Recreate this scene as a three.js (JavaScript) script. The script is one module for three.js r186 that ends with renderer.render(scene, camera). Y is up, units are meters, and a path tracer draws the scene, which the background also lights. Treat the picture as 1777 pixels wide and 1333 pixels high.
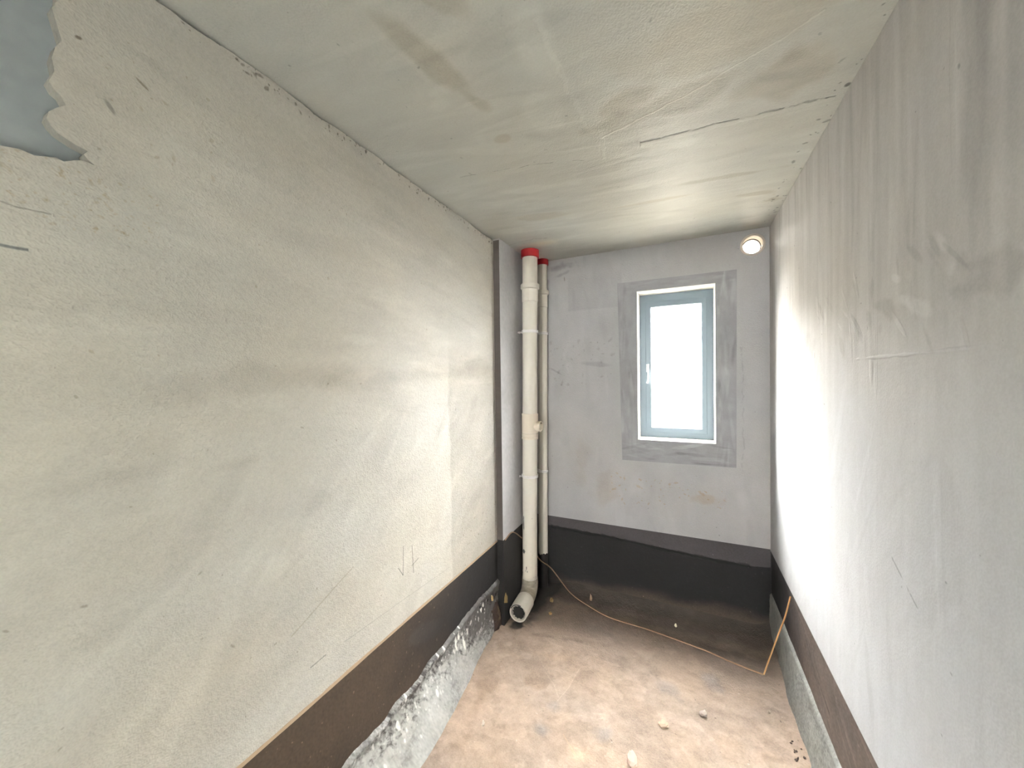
import * as THREE from 'three';
import { RoundedBoxGeometry } from 'three/addons/geometries/RoundedBoxGeometry.js';
import { mergeGeometries, mergeVertices, toCreasedNormals } from 'three/addons/utils/BufferGeometryUtils.js';

// ---------------------------------------------------------------- camera, sky, exposure
const scene = new THREE.Scene();
const EYE = 1.658;
const camera = new THREE.PerspectiveCamera(92.54, 1777 / 1333, 0.02, 200);
{
  const yaw = 0.438, pitch = -0.0139, roll = -0.0132;
  const fw = new THREE.Vector3(-Math.sin(yaw), 0, -Math.cos(yaw)), rt = new THREE.Vector3(Math.cos(yaw), 0, -Math.sin(yaw)), up = new THREE.Vector3(0, 1, 0);
  const f2 = fw.clone().multiplyScalar(Math.cos(pitch)).addScaledVector(up, Math.sin(pitch));
  const u2 = up.clone().multiplyScalar(Math.cos(pitch)).addScaledVector(fw, -Math.sin(pitch));
  const r3 = rt.clone().multiplyScalar(Math.cos(roll)).addScaledVector(u2, Math.sin(roll));
  const u3 = u2.clone().multiplyScalar(Math.cos(roll)).addScaledVector(rt, -Math.sin(roll));
  camera.quaternion.setFromRotationMatrix(new THREE.Matrix4().makeBasis(r3, u3, f2.clone().negate()));
  camera.position.set(0, EYE, 0);
}
const renderer = new THREE.WebGLRenderer({ antialias: true });
renderer.toneMapping = THREE.LinearToneMapping;
renderer.toneMappingExposure = 1.08;
renderer.shadowMap.enabled = true;
// an overcast sky: three times as bright overhead as at the horizon, the same in every direction
const SKY = 195;
{
  const W = 64, H = 64, d = new Float32Array(W * H * 4);
  for (let j = 0; j < H; j++) {
    const el = ((j + 0.5) / H - 0.5) * Math.PI, l = SKY * (1 + 2 * Math.max(0, Math.sin(el))) / 3 * 1.4;
    for (let i = 0; i < W; i++) d.set([l * 1.0, l * 0.99, l * 0.97, 1], (j * W + i) * 4);
  }
  const t = new THREE.DataTexture(d, W, H, THREE.RGBAFormat, THREE.FloatType);
  t.mapping = THREE.EquirectangularReflectionMapping; t.magFilter = THREE.LinearFilter; t.needsUpdate = true;
  scene.background = t;
}

// ---------------------------------------------------------------- the room's measures (metres, y = 0 is the sunken floor)
const XL = -1.145, XR = 0.49, ZB = -2.783, YC = 2.59, ZF = 0.14;      // left, right, back (window), ceiling, front (door)
const BAND_L = 0.565, BAND_R = 0.548, BAND_B = 0.556, LEDGE = 0.29;    // top of the black coating, top of the rough concrete below it
const PIL_X = -1.1, PIL_Z = -2.18;
const HALL_FILL_OPENING = { x0: -0.6, x1: 0.4, y0: 1.35, y1: 2.08 };   // opening of the added hall behind the camera, sized to set the rear fill light
const WIN = { x0: -0.305, x1: 0.192, y0: 1.206, y1: 2.2745 }, WALL_T = 0.22, REVEAL = 0.15;

// ---------------------------------------------------------------- helpers
const clamp = THREE.MathUtils.clamp, lerp = THREE.MathUtils.lerp;
const smooth = (a, b, x) => { const t = clamp((x - a) / (b - a), 0, 1); return t * t * (3 - 2 * t); };
function rng(seed) { let s = seed >>> 0; return () => { s = (s + 0x6d2b79f5) | 0; let t = Math.imul(s ^ (s >>> 15), 1 | s); t = (t + Math.imul(t ^ (t >>> 7), 61 | t)) ^ t; return ((t ^ (t >>> 14)) >>> 0) / 4294967296; }; }
const PERM = new Float32Array(65536); { const r = rng(7); for (let i = 0; i < 65536; i++) PERM[i] = r() * 2 - 1; }
function vnoise(x, y) {
  const ix = Math.floor(x), iy = Math.floor(y), fx = x - ix, fy = y - iy, sx = fx * fx * (3 - 2 * fx), sy = fy * fy * (3 - 2 * fy);
  const a = (iy & 255) << 8, b = ((iy + 1) & 255) << 8, c = ix & 255, d = (ix + 1) & 255;
  const p = PERM[a | c], q = PERM[a | d], r = PERM[b | c], s = PERM[b | d];
  return p + (q - p) * sx + (r - p) * sy + (p - q - r + s) * sx * sy;
}
function fbm(x, y, n = 4, gain = 0.5) { let a = 1, s = 0, t = 0; for (let i = 0; i < n; i++) { s += a * vnoise(x, y); t += a; x = x * 2.03 + 17.3; y = y * 2.03 + 5.7; a *= gain; } return s / t; }

// a wall's surface painted in metres: tone (lighter / darker), warm (browner / bluer), relief (metres), soot (towards black coating)
class Surface {
  constructor(u0, v0, w, h, ppm) {
    Object.assign(this, { u0, v0, w, h, ppm, W: Math.min(2048, Math.round(w * ppm)), H: Math.min(2048, Math.round(h * ppm)) });
    this.px = this.W / w; this.py = this.H / h;
    const n = this.W * this.H;
    this.tone = new Float32Array(n); this.warm = new Float32Array(n); this.relief = new Float32Array(n); this.soot = new Float32Array(n);
  }
  each(f) { let k = 0; for (let j = 0; j < this.H; j++) { const v = this.v0 + (j + 0.5) / this.py; for (let i = 0; i < this.W; i++, k++) f(k, this.u0 + (i + 0.5) / this.px, v); } return this; }
  region(ua, va, ub, vb, f) {
    const i0 = Math.max(0, Math.floor((ua - this.u0) * this.px)), i1 = Math.min(this.W - 1, Math.ceil((ub - this.u0) * this.px));
    const j0 = Math.max(0, Math.floor((va - this.v0) * this.py)), j1 = Math.min(this.H - 1, Math.ceil((vb - this.v0) * this.py));
    for (let j = j0; j <= j1; j++) for (let i = i0; i <= i1; i++) f(j * this.W + i, this.u0 + (i + 0.5) / this.px, this.v0 + (j + 0.5) / this.py);
    return this;
  }
  // a soft-edged smear: half sizes a and b, turned by angle; edge 0 = soft everywhere, 1 = crisp
  smear(u, v, a, b, angle, { tone = 0, warm = 0, relief = 0, soot = 0, edge = 0.3, rag = 0.35, grain = 9 } = {}) {
    const c = Math.cos(angle), s = Math.sin(angle), R = Math.max(a, b) * 1.5, ru = Math.hypot(a * c, b * s) * 1.5, rv = Math.hypot(a * s, b * c) * 1.5;
    return this.region(u - ru, v - rv, u + ru, v + rv, (k, x, y) => {
      const p = ((x - u) * c + (y - v) * s) / a, q = (-(x - u) * s + (y - v) * c) / b;
      const d = Math.hypot(p, q) + rag * fbm(x * grain + u * 9, y * grain + v * 7, 3);
      const m = 1 - smooth(edge * 0.9, 1, d);
      if (m > 0) { this.tone[k] += tone * m; this.warm[k] += warm * m; this.relief[k] += relief * m; this.soot[k] += soot * m; }
    });
  }
  line(pts, width, { tone = 0, warm = 0, relief = 0, soot = 0, wobble = 0, broken = 0 } = {}) {
    for (let n = 0; n + 1 < pts.length; n++) {
      const [ax, ay] = pts[n], [bx, by] = pts[n + 1], dx = bx - ax, dy = by - ay, L2 = dx * dx + dy * dy, m = width * 3 + wobble * 2;
      this.region(Math.min(ax, bx) - m, Math.min(ay, by) - m, Math.max(ax, bx) + m, Math.max(ay, by) + m, (k, x, y) => {
        const xx = x + wobble * fbm(x * 25, y * 25, 3), yy = y + wobble * fbm(x * 25 + 50, y * 25, 3);
        const t = ((xx - ax) * dx + (yy - ay) * dy) / L2; if (t < 0 || t > 1) return;
        const d = Math.hypot(xx - ax - t * dx, yy - ay - t * dy) / width;
        let w = 1 - smooth(0.35, 1, d); if (w <= 0) return;
        if (broken) w *= smooth(-0.1, 0.3, fbm(x * 30, y * 30, 3) + 0.35 - broken);
        this.tone[k] += tone * w; this.warm[k] += warm * w; this.relief[k] += relief * w; this.soot[k] += soot * w;
      });
    }
    return this;
  }
  specks(seed, n, [ua, va, ub, vb], size, opts) {
    const r = rng(seed);
    for (let i = 0; i < n; i++) { const s = size * (0.35 + r() * r() * 1.5); this.smear(ua + r() * (ub - ua), va + r() * (vb - va), s * (0.7 + r()), s * 0.7, r() * 3, { edge: 0.4, rag: 0.5, grain: 120, ...opts }); }
    return this;
  }
  strokes(seed, n, [ua, va, ub, vb], [l0, l1], [w0, w1], [a0, a1], amp, relief = 0) {
    const r = rng(seed);
    for (let i = 0; i < n; i++) {
      const t = (r() * 2 - 1) * amp;
      this.smear(ua + r() * (ub - ua), va + r() * (vb - va), lerp(l0, l1, r()), lerp(w0, w1, r()), lerp(a0, a1, r()), { tone: t, warm: -t * 0.15 * r(), relief: relief * (r() - 0.4), edge: r() * 0.75, rag: 0.5, grain: 7 });
    }
    return this;
  }
  // base, coat: linear colours
  material(base, { coat = [0.02, 0.02, 0.022], rough = 0.85, coatRough = 0.5, bump = true, warmth = [0.10, 0, -0.14] } = {}) {
    const n = this.W * this.H, c = new Uint8Array(n * 4), srgb = (x) => 255 * clamp(x <= 0.0031308 ? 12.92 * x : 1.055 * Math.pow(x, 1 / 2.4) - 0.055, 0, 1);
    let lo = 1e9, hi = -1e9;
    for (let k = 0; k < n; k++) {
      const t = Math.max(0.12, 1 + this.tone[k]), w = this.warm[k], s = clamp(this.soot[k], 0, 1);
      for (let q = 0; q < 3; q++) c[k * 4 + q] = srgb(lerp(base[q] * t * (1 + warmth[q] * w * 1.3), coat[q] * (0.4 + 0.6 * t), s));
      c[k * 4 + 3] = 255;
      lo = Math.min(lo, this.relief[k]); hi = Math.max(hi, this.relief[k]);
    }
    const map = new THREE.DataTexture(c, this.W, this.H); map.colorSpace = THREE.SRGBColorSpace;
    const m = new THREE.MeshStandardMaterial({ map, roughness: rough, metalness: 0 });
    map.magFilter = THREE.LinearFilter; map.needsUpdate = true;
    if (bump && hi > lo) {
      const b = new Uint8Array(n * 4);
      for (let k = 0; k < n; k++) { const g = Math.round(255 * (this.relief[k] - lo) / (hi - lo)); b[k * 4] = b[k * 4 + 1] = b[k * 4 + 2] = g; b[k * 4 + 3] = 255; }
      m.bumpMap = new THREE.DataTexture(b, this.W, this.H); m.bumpMap.magFilter = THREE.LinearFilter; m.bumpMap.needsUpdate = true; m.bumpScale = hi - lo;
    }
    this.tone = this.warm = this.relief = this.soot = null;
    return m;
  }
  // lay this surface on a geometry: uv from world position by f(x, y, z) -> [u, v] in metres
  lay(g, f) {
    const p = g.attributes.position, uv = new Float32Array(p.count * 2);
    for (let i = 0; i < p.count; i++) { const [u, v] = f(p.getX(i), p.getY(i), p.getZ(i)); uv[i * 2] = (u - this.u0) / this.w; uv[i * 2 + 1] = (v - this.v0) / this.h; }
    g.setAttribute('uv', new THREE.BufferAttribute(uv, 2)); return g;
  }
}
const sideUV = (x, y, z) => [-z + (x < -0.5 ? x - XL : x - XR) * 0.5, y], topUV = (x, y, z) => [x, -z + (y > 1 ? y - YC : y) * 0.5];

const taken = {};
const numbered = (n) => { const k = taken[n] = (taken[n] ?? -1) + 1; return k ? n + '_' + String(k).padStart(3, '0') : n; };
function mesh(name, geometry, material, parent = scene) {
  const m = new THREE.Mesh(geometry, material); m.name = parent === scene ? numbered(name) : name;
  m.castShadow = m.receiveShadow = true; parent.add(m); return m;
}
function group(name, at = [0, 0, 0]) { const g = new THREE.Group(); g.name = numbered(name); g.position.set(...at); scene.add(g); return g; }
function tag(o, label, category, grp) { o.userData.label = label; o.userData.category = category; if (grp) o.userData.group = grp; return o; }
function structure(o, label) { o.userData.kind = 'structure'; if (label) o.userData.label = label; return o; }
const box = (x0, x1, y0, y1, z0, z1) => new THREE.BoxGeometry(Math.abs(x1 - x0), Math.abs(y1 - y0), Math.abs(z1 - z0)).translate((x0 + x1) / 2, (y0 + y1) / 2, (z0 + z1) / 2);
const mat = (hex, roughness = 0.7, more = {}) => new THREE.MeshStandardMaterial({ color: hex, roughness, ...more });
function shapeOf(pts) { const s = new THREE.Shape(); pts.forEach(([x, y], i) => (i ? s.lineTo(x, y) : s.moveTo(x, y))); return s; }
// a ragged line between two points
function ragged(a, b, n, amp, seed, freq = 9) {
  const r = rng(seed), o = r() * 100, out = [], L = Math.hypot(b[0] - a[0], b[1] - a[1]), nx = -(b[1] - a[1]) / L, ny = (b[0] - a[0]) / L;
  for (let i = 0; i <= n; i++) { const t = i / n, d = amp * fbm(o + t * L * freq, o, 5, 0.65); out.push([lerp(a[0], b[0], t) + nx * d, lerp(a[1], b[1], t) + ny * d]); }
  return out;
}
// an outline in (depth, height) extruded sideways from x = face to x = face - thickness (or + for the right wall)
function sidePlate(shape, face, thickness, dir) {   // dir +1: body lies at x < face (left wall), -1: body at x > face
  const g = new THREE.ExtrudeGeometry(shape, { depth: thickness, bevelEnabled: false, curveSegments: 4 });
  const p = g.attributes.position;                 // (u, v, t) -> (x, v, -u)
  for (let i = 0; i < p.count; i++) { const u = p.getX(i), v = p.getY(i), t = p.getZ(i); p.setXYZ(i, face - dir * (thickness - t) , v, -u); }
  if (dir < 0) flip(g);
  g.computeVertexNormals(); return g;
}
function flip(g) { for (const k of Object.keys(g.attributes)) { const a = g.attributes[k], s = a.itemSize; for (let i = 0; i < a.count; i += 3) for (let c = 0; c < s; c++) { const t = a.array[(i + 1) * s + c]; a.array[(i + 1) * s + c] = a.array[(i + 2) * s + c]; a.array[(i + 2) * s + c] = t; } } return g; }

// ---------------------------------------------------------------- surfaces
// plaster of the left wall
const sL = new Surface(-0.3, 0.5, 2.6, 2.15, 760);
sL.each((k, u, v) => {
  const a = fbm(u * 1.5 + 3, v * 3.2, 5, 0.55), b = fbm(u * 5 + v * 2.4, v * 7 - u * 3, 4), g = vnoise(u * 420, v * 420), g2 = fbm(u * 110, v * 110, 3);
  sL.tone[k] = 0.13 * a + 0.07 * b + 0.06 * g + 0.06 * g2;
  sL.warm[k] = 0.28 * fbm(u * 2.2 + 40, v * 3.5 + 9, 4) + 0.04 * vnoise(u * 200, v * 200);
  sL.relief[k] = 0.0006 * g2 + 0.0004 * g + 0.0016 * fbm(u * 5, v * 11, 4);
});
sL.strokes(11, 260, [-0.3, 1.5, 2.25, 2.6], [0.06, 0.3], [0.012, 0.05], [-0.25, 0.15], 0.055, 0.0012);
sL.strokes(12, 260, [-0.3, 0.55, 2.25, 1.5], [0.05, 0.25], [0.012, 0.06], [0.3, 1.2], 0.06, 0.0012);
for (const [u, v, a, b, t] of [[0.7, 1.66, 0.55, 0.06, -0.12], [1.35, 1.68, 0.5, 0.06, -0.13], [1.95, 1.72, 0.25, 0.07, -0.14], [0.35, 1.45, 0.18, 0.03, -0.1], [0.62, 1.43, 0.1, 0.025, -0.1], [0.33, 1.12, 0.09, 0.05, -0.09], [0.40, 1.37, 0.06, 0.03, -0.08], [0.87, 1.24, 0.07, 0.04, -0.08], [1.65, 1.85, 0.2, 0.05, 0.1], [2.0, 1.95, 0.2, 0.06, 0.08], [1.1, 1.82, 0.12, 0.03, 0.09], [0.5, 2.2, 0.3, 0.1, 0.05], [0.6, 0.75, 0.15, 0.08, -0.08], [0.95, 0.9, 0.12, 0.07, -0.06]])
  sL.smear(u, v, a, b, 0.08, { tone: t, warm: -t * 0.5, edge: 0.25, rag: 0.7, grain: 6 });
sL.specks(21, 130, [-0.1, 0.6, 2.2, 1.7], 0.0042, { tone: -0.32, warm: 0.3 });
sL.specks(22, 70, [0.3, 1.7, 2.2, 2.58], 0.0045, { tone: -0.25, warm: 0.4 });
sL.specks(23, 90, [1.75, 0.58, 2.19, 0.85], 0.006, { tone: -0.3, warm: 0.3 });
sL.specks(24, 160, [0.2, 1.98, 0.45, 2.12], 0.0045, { tone: -0.16, warm: 0.5 });
sL.specks(25, 150, [0.5, 2.55, 2.2, 2.585], 0.006, { tone: -0.5, warm: 0.3, relief: -0.001 });
sL.specks(26, 30, [0.35, 2.2, 0.6, 2.45], 0.005, { tone: -0.2, warm: 0.4 });
sL.smear(0.325, 2.385, 0.009, 0.006, 0.4, { tone: -0.6, warm: 0.6, edge: 0.7 }).smear(0.425, 2.36, 0.02, 0.004, -0.6, { tone: -0.5, warm: 0.6, edge: 0.5 }).smear(0.37, 2.27, 0.02, 0.006, -1, { tone: -0.4, edge: 0.4 });
sL.line([[0.15, 1.915], [0.252, 1.92]], 0.004, { tone: -0.7, warm: -0.5, wobble: 0.002 }).line([[0.15, 2.0], [0.24, 2.0], [0.282, 1.999]], 0.002, { tone: -0.25, wobble: 0.004, relief: -0.001 });
sL.line([[1.273, 0.914], [1.268, 0.785], [1.238, 0.832]], 0.0028, { tone: -0.6 }).line([[1.33, 0.893], [1.338, 0.762]], 0.0028, { tone: -0.6 }).line([[1.325, 0.80], [1.375, 0.815]], 0.0028, { tone: -0.55 });
sL.line([[0.815, 0.694], [0.875, 0.698]], 0.003, { tone: -0.5 }).line([[0.95, 0.692], [1.3, 0.673], [1.62, 0.652]], 0.0022, { tone: -0.22 }).line([[0.75, 0.84], [0.95, 0.93], [1.0, 0.95]], 0.004, { tone: -0.2, warm: 0.3 });
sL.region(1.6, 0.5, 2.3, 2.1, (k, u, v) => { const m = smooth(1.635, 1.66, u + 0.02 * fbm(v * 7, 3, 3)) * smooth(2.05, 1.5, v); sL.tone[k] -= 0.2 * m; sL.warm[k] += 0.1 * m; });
const mL = sL.material([0.51, 0.485, 0.428], { rough: 0.62 });

// bare concrete behind it
const sC = new Surface(-0.5, -0.5, 4, 3.5, 150);
sC.each((k, u, v) => { sC.tone[k] = 0.16 * fbm(u * 4, v * 4, 5) + 0.05 * vnoise(u * 70, v * 70); sC.warm[k] = 0.15 * fbm(u * 3 + 9, v * 3, 3) - 0.1; sC.relief[k] = 0.001 * fbm(u * 40, v * 40, 3); });
const mC = sC.material([0.33, 0.35, 0.345], { rough: 0.9 });

// black waterproof coating
const sK = new Surface(-0.4, -0.1, 3.6, 0.8, 420);
sK.each((k, u, v) => { sK.tone[k] = 0.35 * fbm(u * 3, v * 5, 5) + 0.14 * vnoise(u * 150, v * 150); sK.soot[k] = 0.93 * smooth(1.15, 1.85, u + 0.22 * fbm(u * 4, v * 5, 4) - 0.6 * (v - 0.45)); sK.warm[k] = 0.3 + 0.7 * smooth(2.0, 0.9, u + 0.3 * fbm(u * 4, v * 4, 3)); sK.relief[k] = 0.0007 * fbm(u * 22, v * 22, 4) + 0.0002 * vnoise(u * 160, v * 160); });
sK.specks(31, 160, [0.3, 0.28, 2.3, 0.56], 0.0045, { tone: 2.2, warm: -0.2 });
sK.smear(1.42, 0.43, 0.2, 0.05, -0.35, { tone: 0.5, warm: -0.9, soot: 0.1, edge: 0.5, rag: 0.5 });
const mK = sK.material([0.05, 0.038, 0.029], { coat: [0.0075, 0.0074, 0.0078], rough: 0.82 });
// the same coating under dust, as it lies on the right wall
const sKR = new Surface(-0.4, -0.1, 3.6, 0.8, 420);
sKR.each((k, u, v) => { const a = fbm(u * 6, v * 9, 5); sKR.tone[k] = 0.4 * a + 0.2 * vnoise(u * 120 + v * 60, v * 190); sKR.soot[k] = smooth(1.95, 2.5, u + 0.25 * a); sKR.warm[k] = 0.2 + 0.3 * fbm(u * 5, v * 9, 3); sKR.relief[k] = 0.001 * fbm(u * 22, v * 22, 4); });
sKR.specks(33, 200, [0.3, 0.3, 2.3, 0.55], 0.006, { tone: 0.6 }).strokes(34, 60, [0.6, 0.3, 2.2, 0.55], [0.03, 0.14], [0.004, 0.012], [0, 0.6], 0.45);
const mKR = sKR.material([0.12, 0.098, 0.085], { rough: 0.6 });

// rough concrete below the coating (both side walls): lime wash running over old black drips
function footing(seed, base, soot) {
  const s = new Surface(-0.4, -0.1, 3.6, 0.6, 480), q = seed * 3.7;
  s.each((k, u, v) => {
    const a = fbm(u * 9 + q, v * 14, 5, 0.6), f = vnoise(u * 170 + v * 60 + q, v * 100);
    s.tone[k] = 0.28 * a + 0.12 * f + 0.2 * fbm(u * 26 + q, v * 6, 4);
    const gr = fbm(u * 60 + v * 30, v * 60, 4, 0.7);
    s.soot[k] = soot * smooth(0.13, 0.3, v + 0.1 * a + 0.13 * gr + 0.55 * Math.max(0, u - 1.68)) + 0.4 * soot * smooth(0.2, 0.6, fbm(u * 5 + q, v * 9, 4) + 0.5 * gr);
    s.warm[k] = 0.15 * fbm(u * 7 + q, v * 7, 3) - 0.05;
    s.relief[k] = 0.003 * a + 0.0012 * fbm(u * 60, v * 60, 3);
  });
  const r = rng(seed);
  if (soot > 0.5) for (let i = 0; i < 150; i++) { const u = 0.7 + r() * 1.4, v = 0.06 + r() * 0.23, h = 0.004 + r() * r() * 0.022; s.smear(u, v, h * 0.35 + 0.002, h, (r() - 0.5) * 0.4, { tone: 0.25 + 0.4 * r(), soot: -1, edge: 0.4, rag: 0.6, grain: 60 }); }
  for (const [u, v, h] of soot > 0.5 ? [[1.66, 0.22, 0.05], [1.73, 0.18, 0.06], [1.69, 0.24, 0.03], [1.45, 0.12, 0.02], [1.2, 0.17, 0.02], [1.95, 0.23, 0.018]] : []) s.smear(u, v, 0.010, h, 0.1, { tone: 0.9, soot: -1, edge: 0.6, rag: 0.6, grain: 40 });
  return [s, s.material(base, { rough: 0.6, coat: [0.045, 0.04, 0.038] })];
}
const [sFL, mFL] = footing(3, [0.44, 0.435, 0.405], 0.85), [sFR, mFR] = footing(5, [0.43, 0.44, 0.405], 0.25);

// back wall
const sB = new Surface(-1.4, -0.1, 2.2, 2.8, 560);
sB.each((k, u, v) => {
  const a = fbm(u * 2.4 + 60, v * 2.2, 5, 0.55), b = fbm(u * 9, v * 7 + 30, 4), g = vnoise(u * 260, v * 260);
  sB.tone[k] = 0.12 * a + 0.06 * b + 0.03 * g; sB.warm[k] = 0.16 * fbm(u * 2 + 7, v * 2, 4) - 0.05; sB.relief[k] = 0.0008 * b + 0.0003 * g;
});
sB.strokes(41, 150, [-1.1, 0.5, 0.5, 2.6], [0.04, 0.2], [0.01, 0.05], [1.2, 1.9], 0.06, 0.0006);
sB.region(-0.82, 2.17, -0.41, 2.47, (k, u, v) => { const m = smooth(-0.82, -0.805, u) * smooth(2.17, 2.185, v) * smooth(2.47, 2.38, v); sB.tone[k] -= 0.1 * m; });
sB.specks(42, 60, [-0.55, 0.72, 0.25, 0.95], 0.012, { tone: -0.16, warm: 0.9 }).specks(43, 40, [-1.0, 1.6, -0.45, 1.95], 0.014, { tone: -0.16, warm: 0.1 }).specks(44, 70, [-1, 0.58, 0.45, 2.5], 0.005, { tone: -0.3 });
sB.smear(-0.92, 2.52, 0.17, 0.04, 0.1, { tone: -0.36, edge: 0.2, rag: 0.8, grain: 16 }).smear(-0.86, 2.47, 0.08, 0.014, 0.3, { tone: -0.2, edge: 0.4, rag: 0.7, grain: 20 }).smear(-1.0, 2.42, 0.05, 0.04, 0.5, { tone: -0.35, edge: 0.3, rag: 0.6, grain: 14 });
sB.smear(-0.93, 1.72, 0.09, 0.012, -0.5, { tone: -0.22, rag: 0.8 }).smear(-0.6, 1.76, 0.1, 0.02, -0.1, { tone: -0.16, rag: 0.8 }).smear(-0.55, 0.86, 0.1, 0.16, 0, { tone: -0.09, warm: 0.3, rag: 0.8 }).smear(-0.72, 1.05, 0.08, 0.25, 0.05, { tone: -0.07, warm: 0.2, rag: 0.8 }).smear(0.12, 0.84, 0.12, 0.04, 0, { tone: -0.13, warm: 0.7, rag: 0.9 });
sB.smear(-0.84, 2.43, 0.006, 0.022, 0.1, { tone: -0.4, warm: 0.3, edge: 0.5 });
sB.line([[0.34, 1.85], [0.345, 1.2], [0.335, 0.98]], 0.006, { tone: -0.13, wobble: 0.012, broken: 0.1 });
const mB = sB.material([0.41, 0.40, 0.395], { rough: 0.88 });
// mortar that fills in round the window
const sP = new Surface(-0.6, 0.9, 1.1, 1.6, 560);
sP.each((k, u, v) => {
  const a = fbm(u * 6 + 90, v * 6, 5, 0.55);
  sP.tone[k] = 0.15 * a + 0.07 * fbm(u * 20, v * 20, 3) + 0.03 * vnoise(u * 260, v * 260); sP.warm[k] = 0.14 * fbm(u * 4 + 70, v * 4, 3) - 0.1; sP.relief[k] = 0.0012 * a;
});
sP.strokes(51, 70, [0.2, 1.1, 0.31, 2.3], [0.04, 0.16], [0.008, 0.02], [1.4, 1.75], 0.14).strokes(52, 70, [-0.44, 1.1, -0.32, 2.3], [0.04, 0.16], [0.008, 0.025], [1.4, 1.75], 0.12).strokes(53, 60, [-0.42, 1.06, 0.3, 1.19], [0.04, 0.12], [0.006, 0.016], [-0.3, 0.3], 0.17).strokes(54, 40, [-0.42, 2.28, 0.3, 2.34], [0.04, 0.1], [0.006, 0.014], [-0.2, 0.2], 0.1);
const mP = sP.material([0.31, 0.305, 0.305], { rough: 0.85 });
// coating on the back wall, brown mud washed over its foot
const sKB = new Surface(-1.4, -0.1, 2.2, 0.75, 500);
sKB.each((k, u, v) => {
  const a = fbm(u * 4 + 11, v * 7, 5);
  sKB.tone[k] = 0.3 * a + 0.16 * vnoise(u * 170, v * 170); sKB.warm[k] = 0.15 * a; sKB.relief[k] = 0.0012 * fbm(u * 9, v * 14, 4) + 0.0004 * vnoise(u * 90, v * 90);
  sKB.soot[k] = 1 - smooth(0.14, 0.03, v + 0.07 * a - 0.02 * u) * smooth(-1.05, -0.75, u);
});
sKB.specks(61, 150, [-1, 0.02, 0.45, 0.48], 0.004, { tone: 2.5 });
sKB.line([[-0.98, 0.468], [-0.589, 0.463], [-0.35, 0.45], [-0.144, 0.437], [0.212, 0.424], [0.38, 0.42]], 0.016, { tone: -1.2, relief: -0.004, wobble: 0.01 });  // groove with the shade under the strip's lower lip painted dark
const mKB = sKB.material([0.075, 0.055, 0.042], { coat: [0.010, 0.0097, 0.0102], rough: 0.85 });
const mKstrip = mat(0x4b4745, 0.6);

// right wall
const sR = new Surface(-0.3, 0.5, 3.2, 2.15, 640);
sR.each((k, u, v) => {
  const a = fbm(u * 2 + 20, v * 1.6 + 3, 5, 0.55), st = fbm(u * 26 + 5, v * 1.6, 4), g = vnoise(u * 300, v * 300), up = smooth(1.45, 1.9, v);
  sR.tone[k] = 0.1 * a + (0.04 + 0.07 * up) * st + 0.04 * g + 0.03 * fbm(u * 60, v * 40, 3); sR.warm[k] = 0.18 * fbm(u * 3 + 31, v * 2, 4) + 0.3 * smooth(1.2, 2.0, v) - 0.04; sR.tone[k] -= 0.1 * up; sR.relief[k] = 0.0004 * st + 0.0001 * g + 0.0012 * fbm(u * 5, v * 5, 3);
});
sR.strokes(71, 150, [0.7, 1.85, 2.75, 2.6], [0.1, 0.4], [0.008, 0.03], [1.45, 1.7], 0.08, 0.0008).strokes(72, 160, [0.7, 0.55, 2.75, 1.6], [0.05, 0.3], [0.01, 0.04], [1.2, 2.4], 0.045, 0.0006);
sR.strokes(73, 60, [1.0, 1.65, 2.5, 1.95], [0.02, 0.08], [0.006, 0.018], [0.4, 1.6], 0.16, 0.003);
for (const [u, v, a, b, g, t] of [[1.42, 1.82, 0.05, 0.018, 1.2, -0.15], [1.5, 1.79, 0.06, 0.02, 1.3, -0.13], [1.62, 1.76, 0.06, 0.02, 1.1, -0.13], [1.3, 1.82, 0.1, 0.03, 0.5, -0.15], [1.05, 1.87, 0.08, 0.03, 0.6, 0.12], [1.18, 1.82, 0.07, 0.02, 0.4, 0.13], [0.95, 1.83, 0.12, 0.05, 0.2, -0.14], [1.22, 1.705, 0.28, 0.006, 0.0, 0.13], [2.0, 1.8, 0.15, 0.06, 0.3, -0.1]]) sR.smear(u, v, a, b, g, { tone: t, warm: -t * 0.4, edge: 0.35, rag: 0.7, grain: 18, relief: t > 0 ? 0.002 : 0 });
sR.region(0.6, 1.9, 1.04, 2.6, (k, u, v) => { sR.tone[k] -= 0.12 * smooth(1.04, 1.02, u + 0.02 * fbm(v * 4, 3, 3)) * smooth(1.9, 2.1, v); });  // upper near end darkened: vignette shading painted into the wall tone
sR.specks(74, 90, [0.8, 0.6, 2.6, 2.4], 0.005, { tone: -0.35 });
sR.line([[1.15, 1.1], [1.22, 1.14], [1.29, 1.18]], 0.004, { tone: -0.35, broken: 0.1 });
const mR = sR.material([0.525, 0.525, 0.53], { rough: 0.75 });

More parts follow.
